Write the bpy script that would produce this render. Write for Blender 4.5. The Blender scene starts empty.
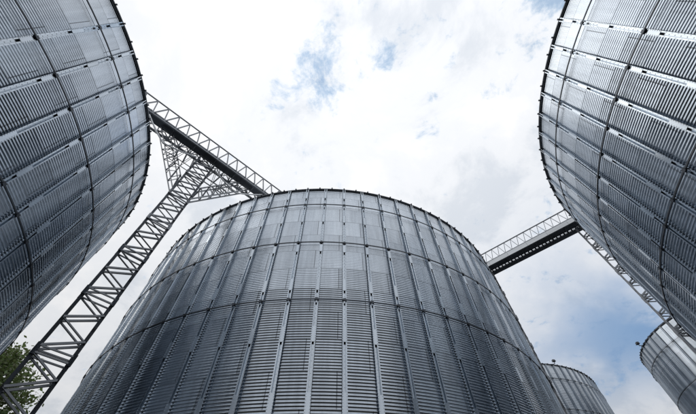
import bpy, bmesh, math, random
from mathutils import Vector, Matrix
random.seed(11)
R_ = math.radians
sc = bpy.context.scene
C = sc.collection
CAM_Z = 1.6
U = 17.3                       # metres from camera height to the eave of the big silos

# ---------------------------------------------------------------- camera
cd = bpy.data.cameras.new('camera')
cam = bpy.data.objects.new('camera', cd); C.objects.link(cam)
cd.sensor_fit = 'HORIZONTAL'; cd.sensor_width = 36.0; cd.lens = 36.0 * 319.65 / 696.0
cd.clip_start = 0.1; cd.clip_end = 5000
right = Vector((0.99975621, 0.01825404, -0.01242222))
up = Vector((0.02207989, -0.82652542, 0.56246618))
fwd = Vector((0.0, 0.56260334, 0.82672697))
m = Matrix((right, up, -fwd)).transposed().to_4x4(); m.translation = (0, 0, CAM_Z)
cam.matrix_world = m
sc.camera = cam

# ---------------------------------------------------------------- world: sky with a broken cloud layer
SUN_EL, SUN_AZ = R_(46), R_(168)          # azimuth measured from +X towards +Y
w = bpy.data.worlds.new('World'); sc.world = w; w.use_nodes = True
nt = w.node_tree; nt.nodes.clear()
def N(tree, t, **k):
    n = tree.nodes.new(t)
    for a, b in k.items(): setattr(n, a, b)
    return n
def mathn(tree, op, a, b=None, c=None, clamp=False):
    n = N(tree, 'ShaderNodeMath', operation=op); n.use_clamp = clamp
    for i, v in enumerate((a, b, c)):
        if v is None: continue
        if isinstance(v, (int, float)): n.inputs[i].default_value = v
        else: tree.links.new(v, n.inputs[i])
    return n.outputs[0]
def ramp(tree, fac, stops, interp='EASE'):
    n = N(tree, 'ShaderNodeValToRGB'); cr = n.color_ramp; cr.interpolation = interp
    while len(cr.elements) < len(stops): cr.elements.new(0.5)
    for e, (p, c) in zip(cr.elements, stops):
        e.position = p; e.color = (*c, 1) if len(c) == 3 else c
    tree.links.new(fac, n.inputs[0]); return n.outputs[0]
def gnoise(tree, vec, scale, detail=6, rough=0.55, dist=0.0):
    n = N(tree, 'ShaderNodeTexNoise'); n.inputs['Scale'].default_value = scale
    n.inputs['Detail'].default_value = detail; n.inputs['Roughness'].default_value = rough
    n.inputs['Distortion'].default_value = dist
    if vec is not None: tree.links.new(vec, n.inputs['Vector'])
    return n.outputs['Fac']
tc = N(nt, 'ShaderNodeTexCoord')
sep = N(nt, 'ShaderNodeSeparateXYZ'); nt.links.new(tc.outputs['Generated'], sep.inputs[0])
zc = mathn(nt, 'MAXIMUM', sep.outputs[2], 0.06)
qx = mathn(nt, 'DIVIDE', sep.outputs[0], zc); qy = mathn(nt, 'DIVIDE', sep.outputs[1], zc)
cmb = N(nt, 'ShaderNodeCombineXYZ'); nt.links.new(qx, cmb.inputs[0]); nt.links.new(qy, cmb.inputs[1])
q = cmb.outputs[0]
def hole(cx, cy, rx, ry, amp):
    a = mathn(nt, 'MULTIPLY', mathn(nt, 'SUBTRACT', qx, cx), 1 / rx); b = mathn(nt, 'MULTIPLY', mathn(nt, 'SUBTRACT', qy, cy), 1 / ry)
    d = mathn(nt, 'ADD', mathn(nt, 'MULTIPLY', a, a), mathn(nt, 'MULTIPLY', b, b))
    return mathn(nt, 'MULTIPLY', mathn(nt, 'POWER', 2.718, mathn(nt, 'MULTIPLY', d, -1.0)), amp)
zs = mathn(nt, 'ADD', zc, 0.30)                      # a softer projection for the cloud pattern, so it does not smear towards the horizon
cm2 = N(nt, 'ShaderNodeCombineXYZ'); nt.links.new(mathn(nt, 'DIVIDE', sep.outputs[0], zs), cm2.inputs[0]); nt.links.new(mathn(nt, 'DIVIDE', sep.outputs[1], zs), cm2.inputs[1])
qs = cm2.outputs[0]
big = gnoise(nt, qs, 2.2, 9, 0.60, 0.15)
fine = gnoise(nt, qs, 12.0, 9, 0.66, 0.25)
cover = mathn(nt, 'ADD', mathn(nt, 'MULTIPLY', big, 0.7), mathn(nt, 'MULTIPLY', fine, 1.6))   # about 1.15
cover = mathn(nt, 'SUBTRACT', cover, 0.30)
for h in ((-0.065, 0.18, 0.07, 0.14, 0.25), (-0.17, 0.27, 0.12, 0.06, 0.22), (0.12, 0.165, 0.10, 0.06, 0.13), (0.60, 0.00, 0.12, 0.10, 0.62), (1.60, 1.50, 0.60, 0.55, 0.20), (0.27, 0.28, 0.02, 0.02, 0.17)):
    cover = mathn(nt, 'SUBTRACT', cover, hole(*h))
mask = ramp(nt, cover, [(0.34, (0.62,) * 3), (0.68, (1,) * 3)])
shade = gnoise(nt, qs, 3.0, 8, 0.62, 0.3)
ccol = ramp(nt, shade, [(0.36, (0.72, 0.76, 0.82)), (0.48, (0.885, 0.905, 0.94)), (0.64, (0.99, 0.99, 1.0))])
veil = ramp(nt, cover, [(0.36, (0.62, 0.79, 0.96)), (0.70, (1, 1, 1))])              # thin cloud lets the blue through
vm = N(nt, 'ShaderNodeMix', data_type='RGBA', blend_type='MULTIPLY'); vm.inputs[0].default_value = 1.0
nt.links.new(ccol, vm.inputs[6]); nt.links.new(veil, vm.inputs[7])
lowm = hole(1.55, 1.45, 0.70, 0.75, 1.0)                     # the cloud bank low down to the right is grey-blue
lowf = mathn(nt, 'MULTIPLY', lowm, ramp(nt, gnoise(nt, qs, 2.6, 5, 0.50, 0.1), [(0.44, (1.0,) * 3), (0.66, (0.35,) * 3)]))
mixc = N(nt, 'ShaderNodeMix', data_type='RGBA'); nt.links.new(lowf, mixc.inputs[0])
nt.links.new(vm.outputs[2], mixc.inputs[6]); mixc.inputs[7].default_value = (0.27, 0.43, 0.68, 1)
# an overcast sky is brighter overhead than at the horizon
zen = mathn(nt, 'ADD', 0.62, mathn(nt, 'MULTIPLY', zc, 0.52))
sky = N(nt, 'ShaderNodeTexSky', sky_type='NISHITA'); sky.sun_disc = False
sky.sun_elevation = SUN_EL; sky.sun_rotation = R_(90) - SUN_AZ
bg1 = N(nt, 'ShaderNodeBackground'); nt.links.new(sky.outputs[0], bg1.inputs[0]); bg1.inputs[1].default_value = 0.15
bg2 = N(nt, 'ShaderNodeBackground'); nt.links.new(mixc.outputs[2], bg2.inputs[0]); nt.links.new(zen, bg2.inputs[1])
ms = N(nt, 'ShaderNodeMixShader'); nt.links.new(mask, ms.inputs[0]); nt.links.new(bg1.outputs[0], ms.inputs[1]); nt.links.new(bg2.outputs[0], ms.inputs[2])
out = N(nt, 'ShaderNodeOutputWorld'); nt.links.new(ms.outputs[0], out.inputs[0])

# ---------------------------------------------------------------- sun
sd = bpy.data.lights.new('sun', 'SUN'); sd.energy = 0.7; sd.angle = R_(50); sd.color = (1.0, 0.96, 0.9)
so = bpy.data.objects.new('sun', sd); C.objects.link(so)
sdir = Vector((math.cos(SUN_EL) * math.cos(SUN_AZ), math.cos(SUN_EL) * math.sin(SUN_AZ), math.sin(SUN_EL)))
so.rotation_euler = sdir.to_track_quat('Z', 'Y').to_euler(); so.location = (0, -40, 60)
sc.view_settings.view_transform = 'Standard'; sc.view_settings.look = 'None'
sc.view_settings.exposure = 0.0; sc.view_settings.gamma = 1.0; sc.view_settings.use_curve_mapping = False
sc.render.engine = 'CYCLES'; sc.cycles.max_bounces = 8; sc.cycles.glossy_bounces = 5

# ---------------------------------------------------------------- materials
def newmat(name):
    mt = bpy.data.materials.new(name); mt.use_nodes = True
    t = mt.node_tree; b = t.nodes['Principled BSDF']; return mt, t, b
def galvanised(name, base, rough, metallic=1.0, var=0.12, seams=False, streak=0.25):
    mt, t, b = newmat(name)
    oi = N(t, 'ShaderNodeObjectInfo'); geo = N(t, 'ShaderNodeTexCoord')
    mp = N(t, 'ShaderNodeMapping'); t.links.new(geo.outputs['Object'], mp.inputs[0]); mp.inputs['Scale'].default_value = (2.2, 2.2, 0.16)
    # every object gets its own piece of the pattern
    off = N(t, 'ShaderNodeCombineXYZ')
    t.links.new(mathn(t, 'MULTIPLY', oi.outputs['Random'], 37.0), off.inputs[0]); t.links.new(mathn(t, 'MULTIPLY', oi.outputs['Random'], 91.0), off.inputs[2])
    t.links.new(off.outputs[0], mp.inputs['Location'])
    st = gnoise(t, mp.outputs[0], 2.4, 5, 0.6)
    va = N(t, 'ShaderNodeVectorMath', operation='ADD'); t.links.new(geo.outputs['Object'], va.inputs[0]); t.links.new(off.outputs[0], va.inputs[1])
    sp = gnoise(t, va.outputs[0], 1.1, 6, 0.6)
    v = mathn(t, 'ADD', mathn(t, 'MULTIPLY', mathn(t, 'SUBTRACT', oi.outputs['Random'], 0.5), 2 * var), 1.0)
    v = mathn(t, 'ADD', v, mathn(t, 'MULTIPLY', mathn(t, 'SUBTRACT', st, 0.5), 2 * streak))
    v = mathn(t, 'ADD', v, mathn(t, 'MULTIPLY', mathn(t, 'SUBTRACT', sp, 0.5), streak))
    if seams:      # sealant and grime where sheets lap
        uv = N(t, 'ShaderNodeUVMap'); s = N(t, 'ShaderNodeSeparateXYZ'); t.links.new(uv.outputs[0], s.inputs[0])
        eu = mathn(t, 'MINIMUM', s.outputs[0], mathn(t, 'SUBTRACT', 1.0, s.outputs[0]))
        ev = mathn(t, 'MINIMUM', s.outputs[1], mathn(t, 'SUBTRACT', 1.0, s.outputs[1]))
        du = mathn(t, 'LESS_THAN', eu, 0.007); dv = mathn(t, 'LESS_THAN', ev, 0.014)
        e = mathn(t, 'MAXIMUM', du, mathn(t, 'MULTIPLY', dv, 0.6))
        v = mathn(t, 'MULTIPLY', v, mathn(t, 'SUBTRACT', 1.0, mathn(t, 'MULTIPLY', e, 0.40)))
    mx = N(t, 'ShaderNodeVectorMath', operation='SCALE'); mx.inputs[0].default_value = base; t.links.new(v, mx.inputs['Scale'])
    t.links.new(mx.outputs[0], b.inputs['Base Color'])
    b.inputs['Metallic'].default_value = metallic
    rr = mathn(t, 'ADD', mathn(t, 'MULTIPLY', mathn(t, 'SUBTRACT', sp, 0.5), 0.12), rough)
    rr = mathn(t, 'ADD', rr, mathn(t, 'MULTIPLY', mathn(t, 'SUBTRACT', oi.outputs['Random'], 0.5), 0.08))
    t.links.new(rr, b.inputs['Roughness'])
    bp = N(t, 'ShaderNodeBump'); bp.inputs['Strength'].default_value = 0.06; bp.inputs['Distance'].default_value = 0.008    # slow dents
    t.links.new(gnoise(t, va.outputs[0], 1.5, 1, 0.4), bp.inputs['Height']); t.links.new(bp.outputs[0], b.inputs['Normal'])
    return mt
M_sheet = galvanised('galvanised_sheet', (0.485, 0.533, 0.59), 0.16, seams=True, var=0.09, streak=0.26)
M_rib = galvanised('galvanised_rib', (0.46, 0.51, 0.565), 0.22, var=0.06)
M_ring = galvanised('ring_steel', (0.075, 0.083, 0.095), 0.45, var=0.05)
M_truss = galvanised('truss_steel', (0.18, 0.193, 0.212), 0.45, var=0.15)
M_trough = galvanised('trough_steel', (0.10, 0.11, 0.125), 0.5, var=0.08)
M_light = galvanised('bright_zinc', (0.46, 0.48, 0.50), 0.42, var=0.08)
M_roof = galvanised('roof_sheet', (0.45, 0.48, 0.52), 0.4)
def plain(name, col, rough, scale=3.0, amp=0.3, bump=0.3):
    mt, t, b = newmat(name); g = N(t, 'ShaderNodeTexCoord')
    a = gnoise(t, g.outputs['Object'], scale, 8, 0.65); c2 = gnoise(t, g.outputs['Object'], scale * 9, 6, 0.6)
    v = mathn(t, 'ADD', 1.0, mathn(t, 'ADD', mathn(t, 'MULTIPLY', mathn(t, 'SUBTRACT', a, 0.5), 2 * amp), mathn(t, 'MULTIPLY', mathn(t, 'SUBTRACT', c2, 0.5), amp)))
    mx = N(t, 'ShaderNodeVectorMath', operation='SCALE'); mx.inputs[0].default_value = col; t.links.new(v, mx.inputs['Scale'])
    t.links.new(mx.outputs[0], b.inputs['Base Color']); b.inputs['Roughness'].default_value = rough
    bp = N(t, 'ShaderNodeBump'); bp.inputs['Strength'].default_value = bump; t.links.new(c2, bp.inputs['Height']); t.links.new(bp.outputs[0], b.inputs['Normal'])
    return mt
M_ground = plain('gravel_yard', (0.055, 0.054, 0.05), 0.95, 0.6)
M_conc = plain('concrete', (0.36, 0.35, 0.33), 0.9, 2.0)
M_dark = plain('dark_gap', (0.03, 0.032, 0.036), 0.8, 2.0)
M_bark = plain('bark', (0.09, 0.07, 0.05), 0.9, 6.0)
def leafmat(name, col):
    mt, t, b = newmat(name); g = N(t, 'ShaderNodeNewGeometry')
    n = N(t, 'ShaderNodeHueSaturation'); n.inputs['Color'].default_value = (*col, 1)
    t.links.new(mathn(t, 'ADD', 0.6, mathn(t, 'MULTIPLY', g.outputs['Random Per Island'], 0.8)), n.inputs['Value'])
    t.links.new(mathn(t, 'ADD', 0.47, mathn(t, 'MULTIPLY', g.outputs['Random Per Island'], 0.05)), n.inputs['Hue'])
    t.links.new(n.outputs[0], b.inputs['Base Color']); b.inputs['Roughness'].default_value = 0.55
    tr = N(t, 'ShaderNodeBsdfTranslucent'); t.links.new(n.outputs[0], tr.inputs[0])
    mm = N(t, 'ShaderNodeMixShader'); mm.inputs[0].default_value = 0.35
    t.links.new(b.outputs[0], mm.inputs[1]); t.links.new(tr.outputs[0], mm.inputs[2]); t.links.new(mm.outputs[0], t.nodes['Material Output'].inputs[0])
    return mt
M_leaf = leafmat('leaf', (0.115, 0.16, 0.055))

# ---------------------------------------------------------------- helpers
def mesh(name, verts, faces, mat, smooth=False):
    me = bpy.data.meshes.new(name); me.from_pydata(verts, [], faces); me.materials.append(mat)
    if smooth: me.polygons.foreach_set('use_smooth', [True] * len(me.polygons))
    me.update(); return me
def link(name, me, parent=None, mat=None):
    o = bpy.data.objects.new(name, me); C.objects.link(o)
    if parent is not None: o.parent = parent
    if mat is not None: o.matrix_local = mat
    return o
def thing(name, label, cat, loc, group=None, rotz=0):
    o = bpy.data.objects.new(name, None); C.objects.link(o); o.location = loc; o.rotation_euler = (0, 0, rotz)
    o.empty_display_size = 0.5
    o['label'] = label; o['category'] = cat
    if group: o['group'] = group
    return o
def boxv(x0, x1, y0, y1, z0, z1):
    v = [(x, y, z) for z in (z0, z1) for x, y in ((x0, y0), (x1, y0), (x1, y1), (x0, y1))]
    f = [(0, 3, 2, 1), (4, 5, 6, 7), (0, 1, 5, 4), (1, 2, 6, 5), (2, 3, 7, 6), (3, 0, 4, 7)]
    return v, f
class MB:
    def __init__(s): s.v = []; s.f = []
    def add(s, v, f, M=None):
        n = len(s.v); s.v += [tuple(M @ Vector(p)) if M else p for p in v]; s.f += [tuple(i + n for i in q_) for q_ in f]
    def box(s, *a, M=None): s.add(*boxv(*a), M)
    def me(s, name, mat, smooth=False): return mesh(name, s.v, s.f, mat, smooth)
def profile(pts, z0, z1, closed=True):
    n = len(pts); v = [(x, y, z0) for x, y in pts] + [(x, y, z1) for x, y in pts]
    f = [(i, (i + 1) % n, n + (i + 1) % n, n + i) for i in range(n if closed else n - 1)]
    return v, f
def capped(pts, z0, z1):
    v, f = profile(pts, z0, z1); n = len(pts)
    return v, f + [tuple(range(n - 1, -1, -1)), tuple(range(n, 2 * n))]
# unit bars, length 1 along z
_angle = [(-.5, -.5), (.5, -.5), (.5, -.36), (-.36, -.36), (-.36, .5), (-.5, .5)]
_v, _f = profile(_angle, 0, 1); _f += [(0, 3, 2, 1), (0, 5, 4, 3), (6, 7, 8, 9), (6, 9, 10, 11)]
BAR = {}
def barmesh(kind, mat):
    k = (kind, mat.name)
    if k not in BAR:
        if kind == 'angle': BAR[k] = mesh('angle_bar', _v, _f, mat)
        elif kind == 'box': BAR[k] = mesh('box_bar', *boxv(-.5, .5, -.5, .5, 0, 1), mat)
        else:
            p = [(0.5 * math.cos(a * math.pi / 5), 0.5 * math.sin(a * math.pi / 5)) for a in range(10)]
            BAR[k] = mesh('tube_bar', *capped(p, 0, 1), mat, True)
    return BAR[k]
def bar(name, parent, p0, p1, wd, mat, kind='angle', hd=None, upv=(0, 0, 1)):
    """one straight member between two points given in the parent's space"""
    p0 = Vector(p0); p1 = Vector(p1); d = p1 - p0; L = d.length; z = d / L
    u = Vector(upv)
    if abs(z.dot(u)) > 0.98: u = Vector((1, 0, 0))
    x = u.cross(z).normalized(); y = z.cross(x)
    M = Matrix((x * wd, y * (hd or wd), z * L)).transposed().to_4x4(); M.translation = p0
    return link(name, barmesh(kind, mat), parent, M)

# ---------------------------------------------------------------- ground
gv, gf = [], []
me = mesh('ground', [(-900, -900, 0), (900, -900, 0), (900, 900, 0), (-900, 900, 0)], [(0, 1, 2, 3)], M_ground)
g = link('ground', me); g['kind'] = 'structure'

# ---------------------------------------------------------------- silos
PITCH = 1.187 / 11
PROFILE = (0.004, 0.005, 0.0062, 0.0075, 0.009, 0.0108, 0.0125)
def amp_of(k, ncourse):            # deep corrugation below, shallower in the thin upper courses
    return PROFILE[min(ncourse - k, len(PROFILE) - 1)]
def sheet_mesh(name, Rb, arc, ncorr, cols, segs, AMP, gap_u=0.0004, gap_v=0.004):
    """corrugated sheet, centred on angle 0, bottom at z 0"""
    hgt = ncorr * PITCH; vs, nr, uvs, fs = [], [], [], []
    rows = ncorr * segs
    a0 = -arc / 2 + gap_u * 0.5; a1 = arc / 2 - gap_u * 0.5
    for j in range(rows + 1):
        z = gap_v / 2 + (hgt - gap_v) * j / rows
        ph = 2 * math.pi * j / segs
        r = Rb - AMP + AMP * math.cos(ph)
        dr = -AMP * math.sin(ph) * 2 * math.pi / PITCH
        for i in range(cols + 1):
            a = a0 + (a1 - a0) * i / cols
            vs.append((r * math.cos(a), r * math.sin(a), z))
            nn = Vector((math.cos(a), math.sin(a), -dr)).normalized(); nr.append(nn)
            uvs.append((i / cols, j / rows))
    for j in range(rows):
        for i in range(cols):
            k = j * (cols + 1) + i; fs.append((k, k + 1, k + cols + 2, k + cols + 1))
    me = mesh(name, vs, fs, M_sheet, True)
    ul = me.uv_layers.new(name='UVMap')
    for lp in me.loops: ul.data[lp.index].uv = uvs[lp.vertex_index]
    me.normals_split_custom_set_from_vertices(nr)
    return me
def rib_meshes(Rb, z0, z1, splice0):
    x0 = Rb + 0.004; d = 0.09
    # an open channel with outward lips, thin walled
    inner = [(x0 + .006, -.032), (x0 + .006, .032), (x0 + d, .038), (x0 + d, .082), (x0 + d - .006, .082), (x0 + d - .006, .045), (x0, .039), (x0, -.039), (x0 + d - .006, -.045), (x0 + d - .006, -.082), (x0 + d, -.082), (x0 + d, -.038)]
    b = MB(); b.add(*profile(inner, z0, z1))
    z = z0 + 0.1
    while z < z1:                                     # bolt heads down the middle and along the lips
        b.box(x0 + .006, x0 + .018, -.013, .013, z, z + .026)
        for y in (-.062, .062): b.box(x0 + d, x0 + d + .010, y - .010, y + .010, z + .05, z + .07)
        z += 0.216
    rib = b.me('stiffener_rib', M_rib)
    p = MB(); L = 0.63
    p.box(x0 + d + .002, x0 + d + .009, -.088, .088, 0, L)
    for zz in (0.05, 0.14, 0.23, 0.32, 0.41, 0.50, 0.58):
        for y in (-.07, .07): p.box(x0 + d + .009, x0 + d + .021, y - .012, y + .012, zz, zz + .024)
    plate = p.me('splice_plate', M_rib)
    return rib, plate
def ring_mesh(name, r, z, hw, hh, n, mat):
    b = MB(); vs = []; fs = []
    prof = [(r - hw, z - hh), (r + hw, z - hh), (r + hw, z + hh), (r - hw, z + hh)]
    for i in range(n):
        a = 2 * math.pi * i / n
        for pr, pz in prof: vs.append((pr * math.cos(a), pr * math.sin(a), pz))
    for i in range(n):
        j = (i + 1) % n
        for k in range(4): fs.append((i * 4 + k, j * 4 + k, j * 4 + (k + 1) % 4, i * 4 + (k + 1) % 4))
    return mesh(name, vs, fs, mat)
CACHE = {}
def silo_meshes(key, Rb, Htot, nrib, base_z, half_deg, kmin, sheets, rings, roof_n, overhang, splice0):
    if key in CACHE: return CACHE[key]
    D = {}; step = 360.0 / nrib; ch = 1.187
    ncourse = int(math.floor((Htot - base_z) / ch)); rest = round((Htot - base_z - ncourse * ch) / PITCH)
    for k in range(ncourse + (1 if rest else 0)):
        A = amp_of(k, ncourse); nc = 11 if k < ncourse else rest
        if sheets and (A, nc) not in D: D[(A, nc)] = sheet_mesh('wall_sheet', Rb, R_(2 * step), nc, 6, 8, A)
    slots = []; hidden = []
    for k in range(ncourse + (1 if rest else 0)):
        off = -0.22 * step + (step if k % 2 == 0 else 0) + step        # middle of the first sheet
        for j in range(nrib // 2):
            a = off + 2 * step * j; a = (a + 180) % 360 - 180
            e = ((amp_of(k, ncourse), 11 if k < ncourse else rest), a, base_z + ch * k)
            (slots if sheets and abs(a) < half_deg and k >= kmin else hidden).append(e)
    D['slots'] = slots
    # the sheets that are out of sight are joined
    seg = 4; low = {}
    vs, fs, nr, uvs = [], [], [], []
    arc = R_(2 * step)
    for kind, a, z in hidden:
        AMP, nc = kind; n0 = len(vs); rows = nc * seg; cols = 3
        for j in range(rows + 1):
            ph = 2 * math.pi * j / seg; r = Rb - AMP + AMP * math.cos(ph); dr = -AMP * math.sin(ph) * 2 * math.pi / PITCH
            for i in range(cols + 1):
                an = R_(a) - arc / 2 + arc * i / cols
                vs.append((r * math.cos(an), r * math.sin(an), z + PITCH * j / seg)); nr.append(Vector((math.cos(an), math.sin(an), -dr)).normalized()); uvs.append((i / cols, j / rows))
        for j in range(rows):
            for i in range(cols):
                q_ = n0 + j * (cols + 1) + i; fs.append((q_, q_ + 1, q_ + cols + 2, q_ + cols + 1))
    me = mesh('wall_sheeting', vs, fs, M_sheet, True); ul = me.uv_layers.new(name='UVMap')
    li = [0] * len(me.loops); me.loops.foreach_get('vertex_index', li)
    flat = [c for i in li for c in uvs[i]]; ul.data.foreach_set('uv', flat)
    me.normals_split_custom_set_from_vertices(nr)
    D['rest'] = me
    # added dark backing behind the laps, so the gaps read as dark seams
    n = 160; Ri = Rb - 0.06
    D['inner'] = mesh('dark_backing', [(Ri * math.cos(2 * math.pi * i / n), Ri * math.sin(2 * math.pi * i / n), z) for z in (base_z, Htot) for i in range(n)],
                      [(i, (i + 1) % n, n + (i + 1) % n, n + i) for i in range(n)], M_dark)
    D['rib'], D['plate'] = rib_meshes(Rb, base_z, Htot - 0.02, splice0)
    D['rings'] = [ring_mesh('wind_ring', Rb + 0.14, z, 0.018, 0.026, nrib * 2, M_ring) for z in rings]
    b = MB(); b.box(Rb + .097, Rb + .165, -.045, .045, -.046, -.030); b.box(Rb + .097, Rb + .165, -.045, -.037, -.030, .09); b.box(Rb + .097, Rb + .165, .037, .045, -.030, .09); b.box(Rb + .160, Rb + .170, -.055, .055, -.06, .06)
    D['bracket'] = b.me('ring_bracket', M_ring)
    # roof: cone, eave angle and radial ribs whose ends stick out at the eave
    Re = Rb + overhang; sl = math.tan(R_(28)); pk = 0.9
    n = roof_n * 2
    vs = [(Re * math.cos(2 * math.pi * i / n), Re * math.sin(2 * math.pi * i / n), Htot + .02) for i in range(n)] + [(pk * math.cos(2 * math.pi * i / n), pk * math.sin(2 * math.pi * i / n), Htot + .02 + (Re - pk) * sl) for i in range(n)]
    vs += [((Rb - .05) * math.cos(2 * math.pi * i / n), (Rb - .05) * math.sin(2 * math.pi * i / n), Htot - .02) for i in range(n)]
    fs = [(i, (i + 1) % n, n + (i + 1) % n, n + i) for i in range(n)] + [((i + 1) % n, i, 2 * n + i, 2 * n + (i + 1) % n) for i in range(n)]
    fs.append(tuple(range(n, 2 * n)))
    D['roof'] = mesh('roof', vs, fs, M_roof)
    D['eave'] = ring_mesh('eave_ring', Re + .008, Htot + .02, .022, .034, n, M_ring)
    b = MB(); cs, sn = math.cos(R_(28)), math.sin(R_(28)); Lr = (Re - pk) / cs
    Mr = Matrix.Translation((Re + .05, 0, Htot + .02)) @ Matrix.Rotation(R_(28), 4, 'Y')
    b.box(-Lr, 0.0, -.028, .028, .0, .06, M=Mr)
    b.box(-.05, .004, -.036, .036, -.01, .075, M=Mr)
    D['roofrib'] = b.me('roof_rib', M_ring)
    D['collar'] = mesh('peak_collar', *capped([(1.1 * math.cos(a * math.pi / 12), 1.1 * math.sin(a * math.pi / 12)) for a in range(24)], Htot + (Re - pk) * sl - .2, Htot + (Re - pk) * sl + .9), M_roof)
    nf = 96
    D['found'] = mesh('foundation', *capped([((Rb + .35) * math.cos(2 * math.pi * a / nf), (Rb + .35) * math.sin(2 * math.pi * a / nf)) for a in range(nf)], 0, base_z - .004), M_conc)
    CACHE[key] = D; return D
def silo(key, label, centre, phi, group, Rb=14.42, Htot=18.9, nrib=80, base_z=0.234, half=63, kmin=3, sheets=True, rings=(17.1, 13.75, 10.22), splice0=8.36, roof_n=120, overhang=0.07, cat='silo'):
    D = silo_meshes(key, Rb, Htot, nrib, base_z, half, kmin, sheets, rings, roof_n, overhang, splice0)
    t = thing('grain_silo', label, cat, (centre[0], centre[1], 0), group, R_(phi))
    link('foundation', D['found'], t); link('dark_backing', D['inner'], t)
    s = link('wall_sheeting', D['rest'], t); s['kind'] = 'stuff'
    rnd = random.Random(hash(label) & 0 or len(label) * 7 + 3)
    for kind, a, z in D['slots']:
        M = Matrix.Rotation(R_(a), 4, 'Z') @ Matrix.Translation((rnd.uniform(-.002, .002), 0, z))
        # sheets never hang dead true
        M = M @ Matrix.Translation((14.42, 0, .6)) @ Matrix.Rotation(R_(rnd.gauss(0, .09)), 4, 'Y') @ Matrix.Rotation(R_(rnd.gauss(0, .03)), 4, 'Z') @ Matrix.Translation((-14.42, 0, -.6))
        link('wall_sheet', D[kind], t, M)
    step = 360.0 / nrib
    for i in range(nrib):
        a = (i * step + 180) % 360 - 180
        M = Matrix.Rotation(R_(a), 4, 'Z')
        r = link('stiffener_rib', D['rib'], t, M)
        if abs(a) < half and sheets:
            z = splice0
            while z > 2: z -= 2.375
            while z < Htot - 1:
                if z > 3.2: link('splice_plate', D['plate'], r, Matrix.Translation((0, 0, z + rnd.uniform(-.012, .012))))
                z += 2.375
    for me, z in zip(D['rings'], rings):
        r = link('wind_ring', me, t)
        for i in range(nrib):
            a = (i * step + 180) % 360 - 180
            if abs(a) < half: link('ring_bracket', D['bracket'], r, Matrix.Rotation(R_(a), 4, 'Z') @ Matrix.Translation((0, 0, z)))
    rf = link('roof', D['roof'], t); link('eave_ring', D['eave'], t); link('peak_collar', D['collar'], rf)
    for i in range(roof_n):
        link('roof_rib', D['roofrib'], rf, Matrix.Rotation(R_(i * 360 / roof_n), 4, 'Z'))
    return t
PC = (-0.11664 * U, 1.43750 * U); PL = (-1.43379 * U, 0.11028 * U); PR = (1.42504 * U, 0.12006 * U)
GB = 'big corrugated steel silos around the camera'
PROFILE = (0.004, 0.0046, 0.0055, 0.0062, 0.0068, 0.0075, 0.0085, 0.0105, 0.013)
silo('bigC', 'large corrugated steel silo filling the bottom centre, its whole front eave in view', PC, -82.9, GB)
PROFILE = (0.004, 0.005, 0.0062, 0.0078, 0.0095, 0.0112, 0.013)
silo('bigL', 'large corrugated steel silo on the left, hiding one end of the lattice bridge', PL, -3.04, GB, nrib=76)
silo('big', 'large corrugated steel silo on the right, in front of a lattice tower', PR, 182.84, GB)
GS = 'far silos low on the right'
hE = 22.3
sE = silo('farE', 'far wide silo just peeping out behind the right flank of the centre silo', (1.01656 * hE, 2.40488 * hE), -112, GS, Rb=0.604 * hE, Htot=hE + CAM_Z, half=62, sheets=False,
     rings=(hE * .923 + 1.5, hE * .765 + 1.5, hE * .605 + 1.5), splice0=9.0, overhang=.08)
hD = 21.6
sD = silo('farD', 'small narrow far silo at the lower right edge, behind the lattice tower', (1.99651 * hD, 1.55710 * hD), 178.9, GS, Rb=0.403 * hD, Htot=hD + CAM_Z, nrib=56, half=66, sheets=False,
     rings=(hD * .921 + 1.5, hD * .757 + 1.5, hD * .593 + 1.5), splice0=9.0, roof_n=84, overhang=.08)

# ---------------------------------------------------------------- lattice towers
def tower(label, pos, axis, side, top, group, depth=0.5):
    """square lattice mast; axis = unit plan direction of the bridge it carries"""
    t = thing('lattice_tower', label, 'tower', (pos[0], pos[1], 0), group)
    ax = Vector((axis[0], axis[1], 0)); nx = Vector((-axis[1], axis[0], 0)); h = side / 2; e = depth / 2
    cor = [ax * a + nx * b for a, b in ((-h, -e), (h, -e), (h, e), (-h, e))]
    sec = 3.34; nsec = int(round(top / sec)); sec = top / nsec; gap = 0.16
    for c in cor:
        for s in range(nsec):
            bar('leg', t, c + Vector((0, 0, s * sec)), c + Vector((0, 0, (s + 1) * sec)), 0.11, M_truss, 'angle')
            bar('splice_plate', t, c * 1.02 + Vector((0, 0, s * sec - .28 if s else 0)), c * 1.02 + Vector((0, 0, s * sec + .28)), 0.135, M_truss, 'box')
    for i in range(4):
        a, b = cor[i], cor[(i + 1) % 4]
        if i in (2, 3): a, b = b, a                     # opposite faces run the same way
        for s in range(nsec):
            z0 = s * sec + gap; z1 = (s + 1) * sec - gap; dz = (z1 - z0) / 4
            bar('horizontal', t, a + Vector((0, 0, z0)), b + Vector((0, 0, z0)), 0.07, M_truss)
            bar('horizontal', t, a + Vector((0, 0, z1)), b + Vector((0, 0, z1)), 0.07, M_truss)
            for k in range(4):
                p, q_ = (a, b) if k % 2 == 0 else (b, a)
                bar('diagonal', t, p + Vector((0, 0, z0 + k * dz)), q_ + Vector((0, 0, z0 + (k + 1) * dz)), 0.10, M_truss)
    return t, cor

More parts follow.
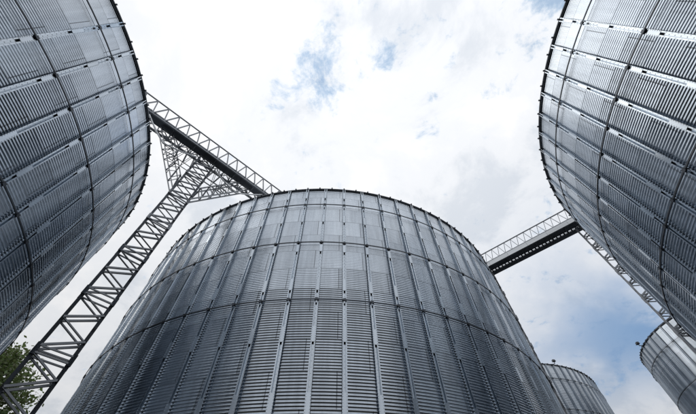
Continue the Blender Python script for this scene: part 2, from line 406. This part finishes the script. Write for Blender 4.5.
# ---------------------------------------------------------------- conveyor bridges
def bridge(label, mid, axis, s0, s1, z0, width, height, pitch, near, panel_h, trough_w, group, bar_w, ramp_at=()):
    """near = unit plan normal pointing to the camera side"""
    t = thing('conveyor_bridge', label, 'bridge', (mid[0], mid[1], z0), group)
    ax = Vector((axis[0], axis[1], 0)); nn = Vector((near[0], near[1], 0)); h = width / 2
    def P(s, n, z): return ax * s + nn * n + Vector((0, 0, z))
    for n in (h, -h):
        bar('bottom_chord', t, P(s0, n, .06), P(s1, n, .06), 0.13, M_truss, 'box')
        bar('top_chord', t, P(s0, n, height), P(s1, n, height), 0.10, M_truss, 'box')
        if panel_h: bar('mid_rail', t, P(s0, n, panel_h + .03), P(s1, n, panel_h + .03), 0.06, M_light, 'box')
        k = 0; s = s0; zb = panel_h + .06 if panel_h else .1
        while s + pitch <= s1 + 1e-6:
            bar('diagonal', t, P(s, n, zb), P(s + pitch / 2, n, height - .04), bar_w, M_truss)
            bar('diagonal', t, P(s + pitch / 2, n, height - .04), P(s + pitch, n, zb), bar_w, M_truss)
            s += pitch; k += 1
    if panel_h:
        Ls = s1 - s0; npan = max(1, round(Ls / 2.4))
        for i in range(npan):
            a = s0 + Ls * i / npan + .01; b = s0 + Ls * (i + 1) / npan - .01
            bar('side_panel', t, P(a, h + .08, panel_h / 2), P(b, h + .08, panel_h / 2), 0.03, M_light, 'box', panel_h, upv=(0, 0, 1))
    # conveyor trough in bolted lengths
    Ls = s1 - s0; nt_ = max(1, round(Ls / 3.0)); cw = trough_w
    for i in range(nt_):
        a = s0 + Ls * i / nt_; b = s0 + Ls * (i + 1) / nt_
        bar('conveyor_trough', t, P(a + .02, h - .08 - cw / 2, .34), P(b - .02, h - .08 - cw / 2, .34), cw, M_trough, 'box', .55)
        bar('trough_flange', t, P(b - .02, h - .08 - cw / 2, .34), P(b + .02, h - .08 - cw / 2, .34), cw + .06, M_trough, 'box', .64)
    s = s0
    while s < s1:
        bar('cross_beam', t, P(s, h, 0), P(s, -h, 0), 0.08, M_truss); s += pitch * 2
    return t, P
aL = Vector((1.317, 1.327)).normalized(); nL = (aL.y, -aL.x)
midL = (-0.7752 * U, 0.7739 * U)
zL = 1.623 * U + CAM_Z
bl, P = bridge('lattice conveyor bridge between the left silo and the centre silo', midL, aL, -12.4, 12.4, zL, 1.43, 2.35, 1.08, nL, 0, 0.74, 'conveyor bridges', 0.095)
s = -12.4; h = 1.43 / 2
bar('walkway_beam', bl, P(-12.4, -h + .10, -.06), P(12.4, -h + .10, -.06), .20, M_truss, 'box', .12)
while s < 12.3:                       # zigzag floor bracing in the open strip
    bar('floor_brace', bl, P(s, -h + .2, -.02), P(s + .54, h - .8, -.02), .07, M_truss)
    bar('floor_brace', bl, P(s + .54, h - .8, -.02), P(s + 1.08, -h + .2, -.02), .07, M_truss); s += 1.08
tl, cor = tower('tall lattice tower between the left and centre silos, braces fanning out at its top', midL, aL, 1.45, zL - .12, 'lattice towers')
# lattice arms fanning out from the tower top to the bridge, one pair of chords on each face
AX = Vector((aL.x, aL.y, 0)); NN = Vector((nL[0], nL[1], 0)); zt = zL - .10
for sg in (-1, 1):
    for fc in (-1, 1):
        off = NN * (fc * .25)
        def Q(s, z): return AX * (sg * s) + off + Vector((0, 0, z))
        o0, o1 = Q(.72, 23.4), Q(4.75, zt); i0, i1 = Q(.72, 25.0), Q(3.55, zt)
        bar('arm_chord', tl, o0, o1, .10, M_truss); bar('arm_chord', tl, i0, i1, .10, M_truss)
        n = 6
        for k in range(n):
            a = o0.lerp(o1, k / n); b = i0.lerp(i1, (k + .5) / n); c = o0.lerp(o1, (k + 1) / n)
            bar('arm_brace', tl, a, b, .07, M_truss); bar('arm_brace', tl, b, c, .07, M_truss)
    for k in range(0, 8, 2):                  # rungs across the two faces of the arm
        z = k / 7
        a = AX * (sg * (.72 + 4.03 * z)) + Vector((0, 0, 23.4 + (zt - 23.4) * z))
        bar('arm_rung', tl, a + NN * .25, a - NN * .25, .05, M_truss)
    # tie truss from arm to tower under the bridge
    for fc in (-1, 1):
        off = NN * (fc * .25); zz = 27.0
        bar('tie_bar', tl, AX * (sg * .72) + off + Vector((0, 0, zz)), AX * (sg * 2.75) + off + Vector((0, 0, zz)), .08, M_truss)
        for k in range(3):
            a = AX * (sg * (.72 + .75 * k)) + off; b = AX * (sg * (1.1 + .75 * k)) + off; c = AX * (sg * (.72 + .75 * (k + 1))) + off
            bar('tie_brace', tl, a + Vector((0, 0, zz)), b + Vector((0, 0, zt)), .05, M_truss); bar('tie_brace', tl, b + Vector((0, 0, zt)), c + Vector((0, 0, zz)), .05, M_truss)
# pale pipe sagging below the bridge on the camera side
for sg in (-1, 1):
    pts = [(-5.9, 29.1), (-4.6, 27.7), (-3.5, 26.8), (-2.3, 27.2), (-.9, 27.9)]
    for (sa, za), (sb, zb) in zip(pts, pts[1:]):
        bar('brace_pipe', tl, AX * (-sg * sa) + NN * .84 + Vector((0, 0, za)), AX * (-sg * sb) + NN * .84 + Vector((0, 0, zb)), .13, M_light, 'tube')

TR = Vector((25.97, 22.07)); TC = Vector((16.99, 29.55)); aR = (TR - TC).normalized(); nR = (-0.64, -0.768)
midR = (TR + TC) / 2; zR = 1.62 * U + CAM_Z
br, PR_ = bridge('narrow conveyor bridge from behind the centre silo to the right silo', midR, aR, -14.28, 14.28, zR, 1.72, 2.2, 0.84, nR, 0.58, 0.86, 'conveyor bridges', 0.05)
h = .86
bar('walkway_beam', br, PR_(-14.2, -h + .30, -.02), PR_(14.2, -h + .30, -.02), .62, M_trough, 'box', .10)
s = -14.2
while s < 14.2:
    bar('floor_tie', br, PR_(s, -h + .5, .02), PR_(s, h - .9, .02), .16, M_trough, 'box', .05); s += .42
tower('lattice tower beside the right silo, rising to the end of the narrow bridge', TR, aR, 1.5, zR - .12, 'lattice towers')
tower('lattice tower hardly showing along the right flank of the centre silo', TC, aR, 1.5, zR - .12, 'lattice towers')

# ---------------------------------------------------------------- small fittings of unknown kind on the far eaves
def fitting(par, ang, Rb, z):
    b = MB(); b.box(Rb, Rb + .42, -.03, .03, z + .02, z + .08); b.box(Rb + .36, Rb + .42, -.03, .03, z + .08, z + .26)
    o = link('fitting_arm', b.me('fitting_arm', M_ring), par, Matrix.Rotation(ang, 4, 'Z'))
    b = MB(); b.box(Rb + .24, Rb + .58, -.20, .20, z + .26, z + .31); b.box(Rb + .28, Rb + .54, -.17, .17, z + .31, z + .48)
    link('fitting_head', b.me('fitting_head', M_ring), o)
fitting(sD, R_(-11), .400 * hD + .1, hD + CAM_Z); fitting(sE, R_(112 - 75.5), .600 * hE + .1, hE + CAM_Z)

# ---------------------------------------------------------------- tree seen low between the left silo and the centre silo
def tree(label, pos, hgt, crown_r, seed):
    rnd = random.Random(seed)
    t = thing('broadleaf_tree', label, 'tree', (pos[0], pos[1], 0))
    b = MB()
    def limb(p, d, L, r, depth, tips):
        n = 5; pts = [Vector(p)]; dd = Vector(d).normalized()
        for i in range(n):
            dd = (dd + Vector((rnd.uniform(-.12, .12), rnd.uniform(-.12, .12), rnd.uniform(-.02, .10)))).normalized(); pts.append(pts[-1] + dd * L / n)
        rs = [r * (1 - .62 * i / n) for i in range(n + 1)]; base = len(b.v); sd = 7
        for p_, r_ in zip(pts, rs):
            for k in range(sd): b.v.append((p_.x + r_ * math.cos(2 * math.pi * k / sd), p_.y + r_ * math.sin(2 * math.pi * k / sd), p_.z))
        for i in range(n):
            for k in range(sd): b.f.append((base + i * sd + k, base + i * sd + (k + 1) % sd, base + (i + 1) * sd + (k + 1) % sd, base + (i + 1) * sd + k))
        if depth == 0: tips.extend(pts[2:]); return
        for i in range(2, n + 1):
            for _ in range(3):
                a = rnd.uniform(0, 2 * math.pi); sp = rnd.uniform(.5, 1.0)
                nd = (dd * .5 + Vector((math.cos(a) * sp, math.sin(a) * sp, rnd.uniform(-.1, .35)))).normalized()
                limb(pts[i], nd, L * rnd.uniform(.28, .42), rs[i] * .55, depth - 1, tips)
    tips = []
    limb((0, 0, 0), (0, 0, 1), hgt * .80, .34, 1, tips)
    tips = []
    for _ in range(150):                                  # limbs reaching out to the clumps of a broad dome
        while True:
            u = Vector((rnd.uniform(-1, 1), rnd.uniform(-1, 1), rnd.uniform(-1, 1)))
            if .55 < u.length < 1: break
        tgt = Vector((u.x * crown_r, u.y * crown_r, hgt - crown_r + u.z * crown_r * .98)); st = Vector((0, 0, max(2.5, tgt.z * .62)))
        limb(st, tgt - st, (tgt - st).length, .07, 0, [])
        tips.append(tgt)
    link('trunk', b.me('trunk', M_bark, True), t)
    lv, lf = [], []
    for tp in tips:
        for _ in range(rnd.randint(150, 230)):
            c = tp + Vector((rnd.gauss(0, .62), rnd.gauss(0, .62), rnd.gauss(0, .45)))
            a = Vector((rnd.gauss(0, 1), rnd.gauss(0, 1), rnd.gauss(0, .6))).normalized(); u = a.cross(Vector((rnd.gauss(0, 1), rnd.gauss(0, 1), rnd.gauss(0, 1)))).normalized()
            L = rnd.uniform(.20, .42); W = L * .55; n0 = len(lv)
            lv += [tuple(c - a * L / 2), tuple(c + u * W / 2), tuple(c + a * L / 2), tuple(c - u * W / 2)]; lf.append((n0, n0 + 1, n0 + 2, n0 + 3))
    link('crown', mesh('crown', lv, lf, M_leaf), t)
    print('tree leaves', len(lf))
    return t
az = R_(141.3); d = 40
tree('green leafy tree low at the left edge, behind the foot of the tall lattice tower', (d * math.cos(az), d * math.sin(az)), 18.4, 5.4, 5)
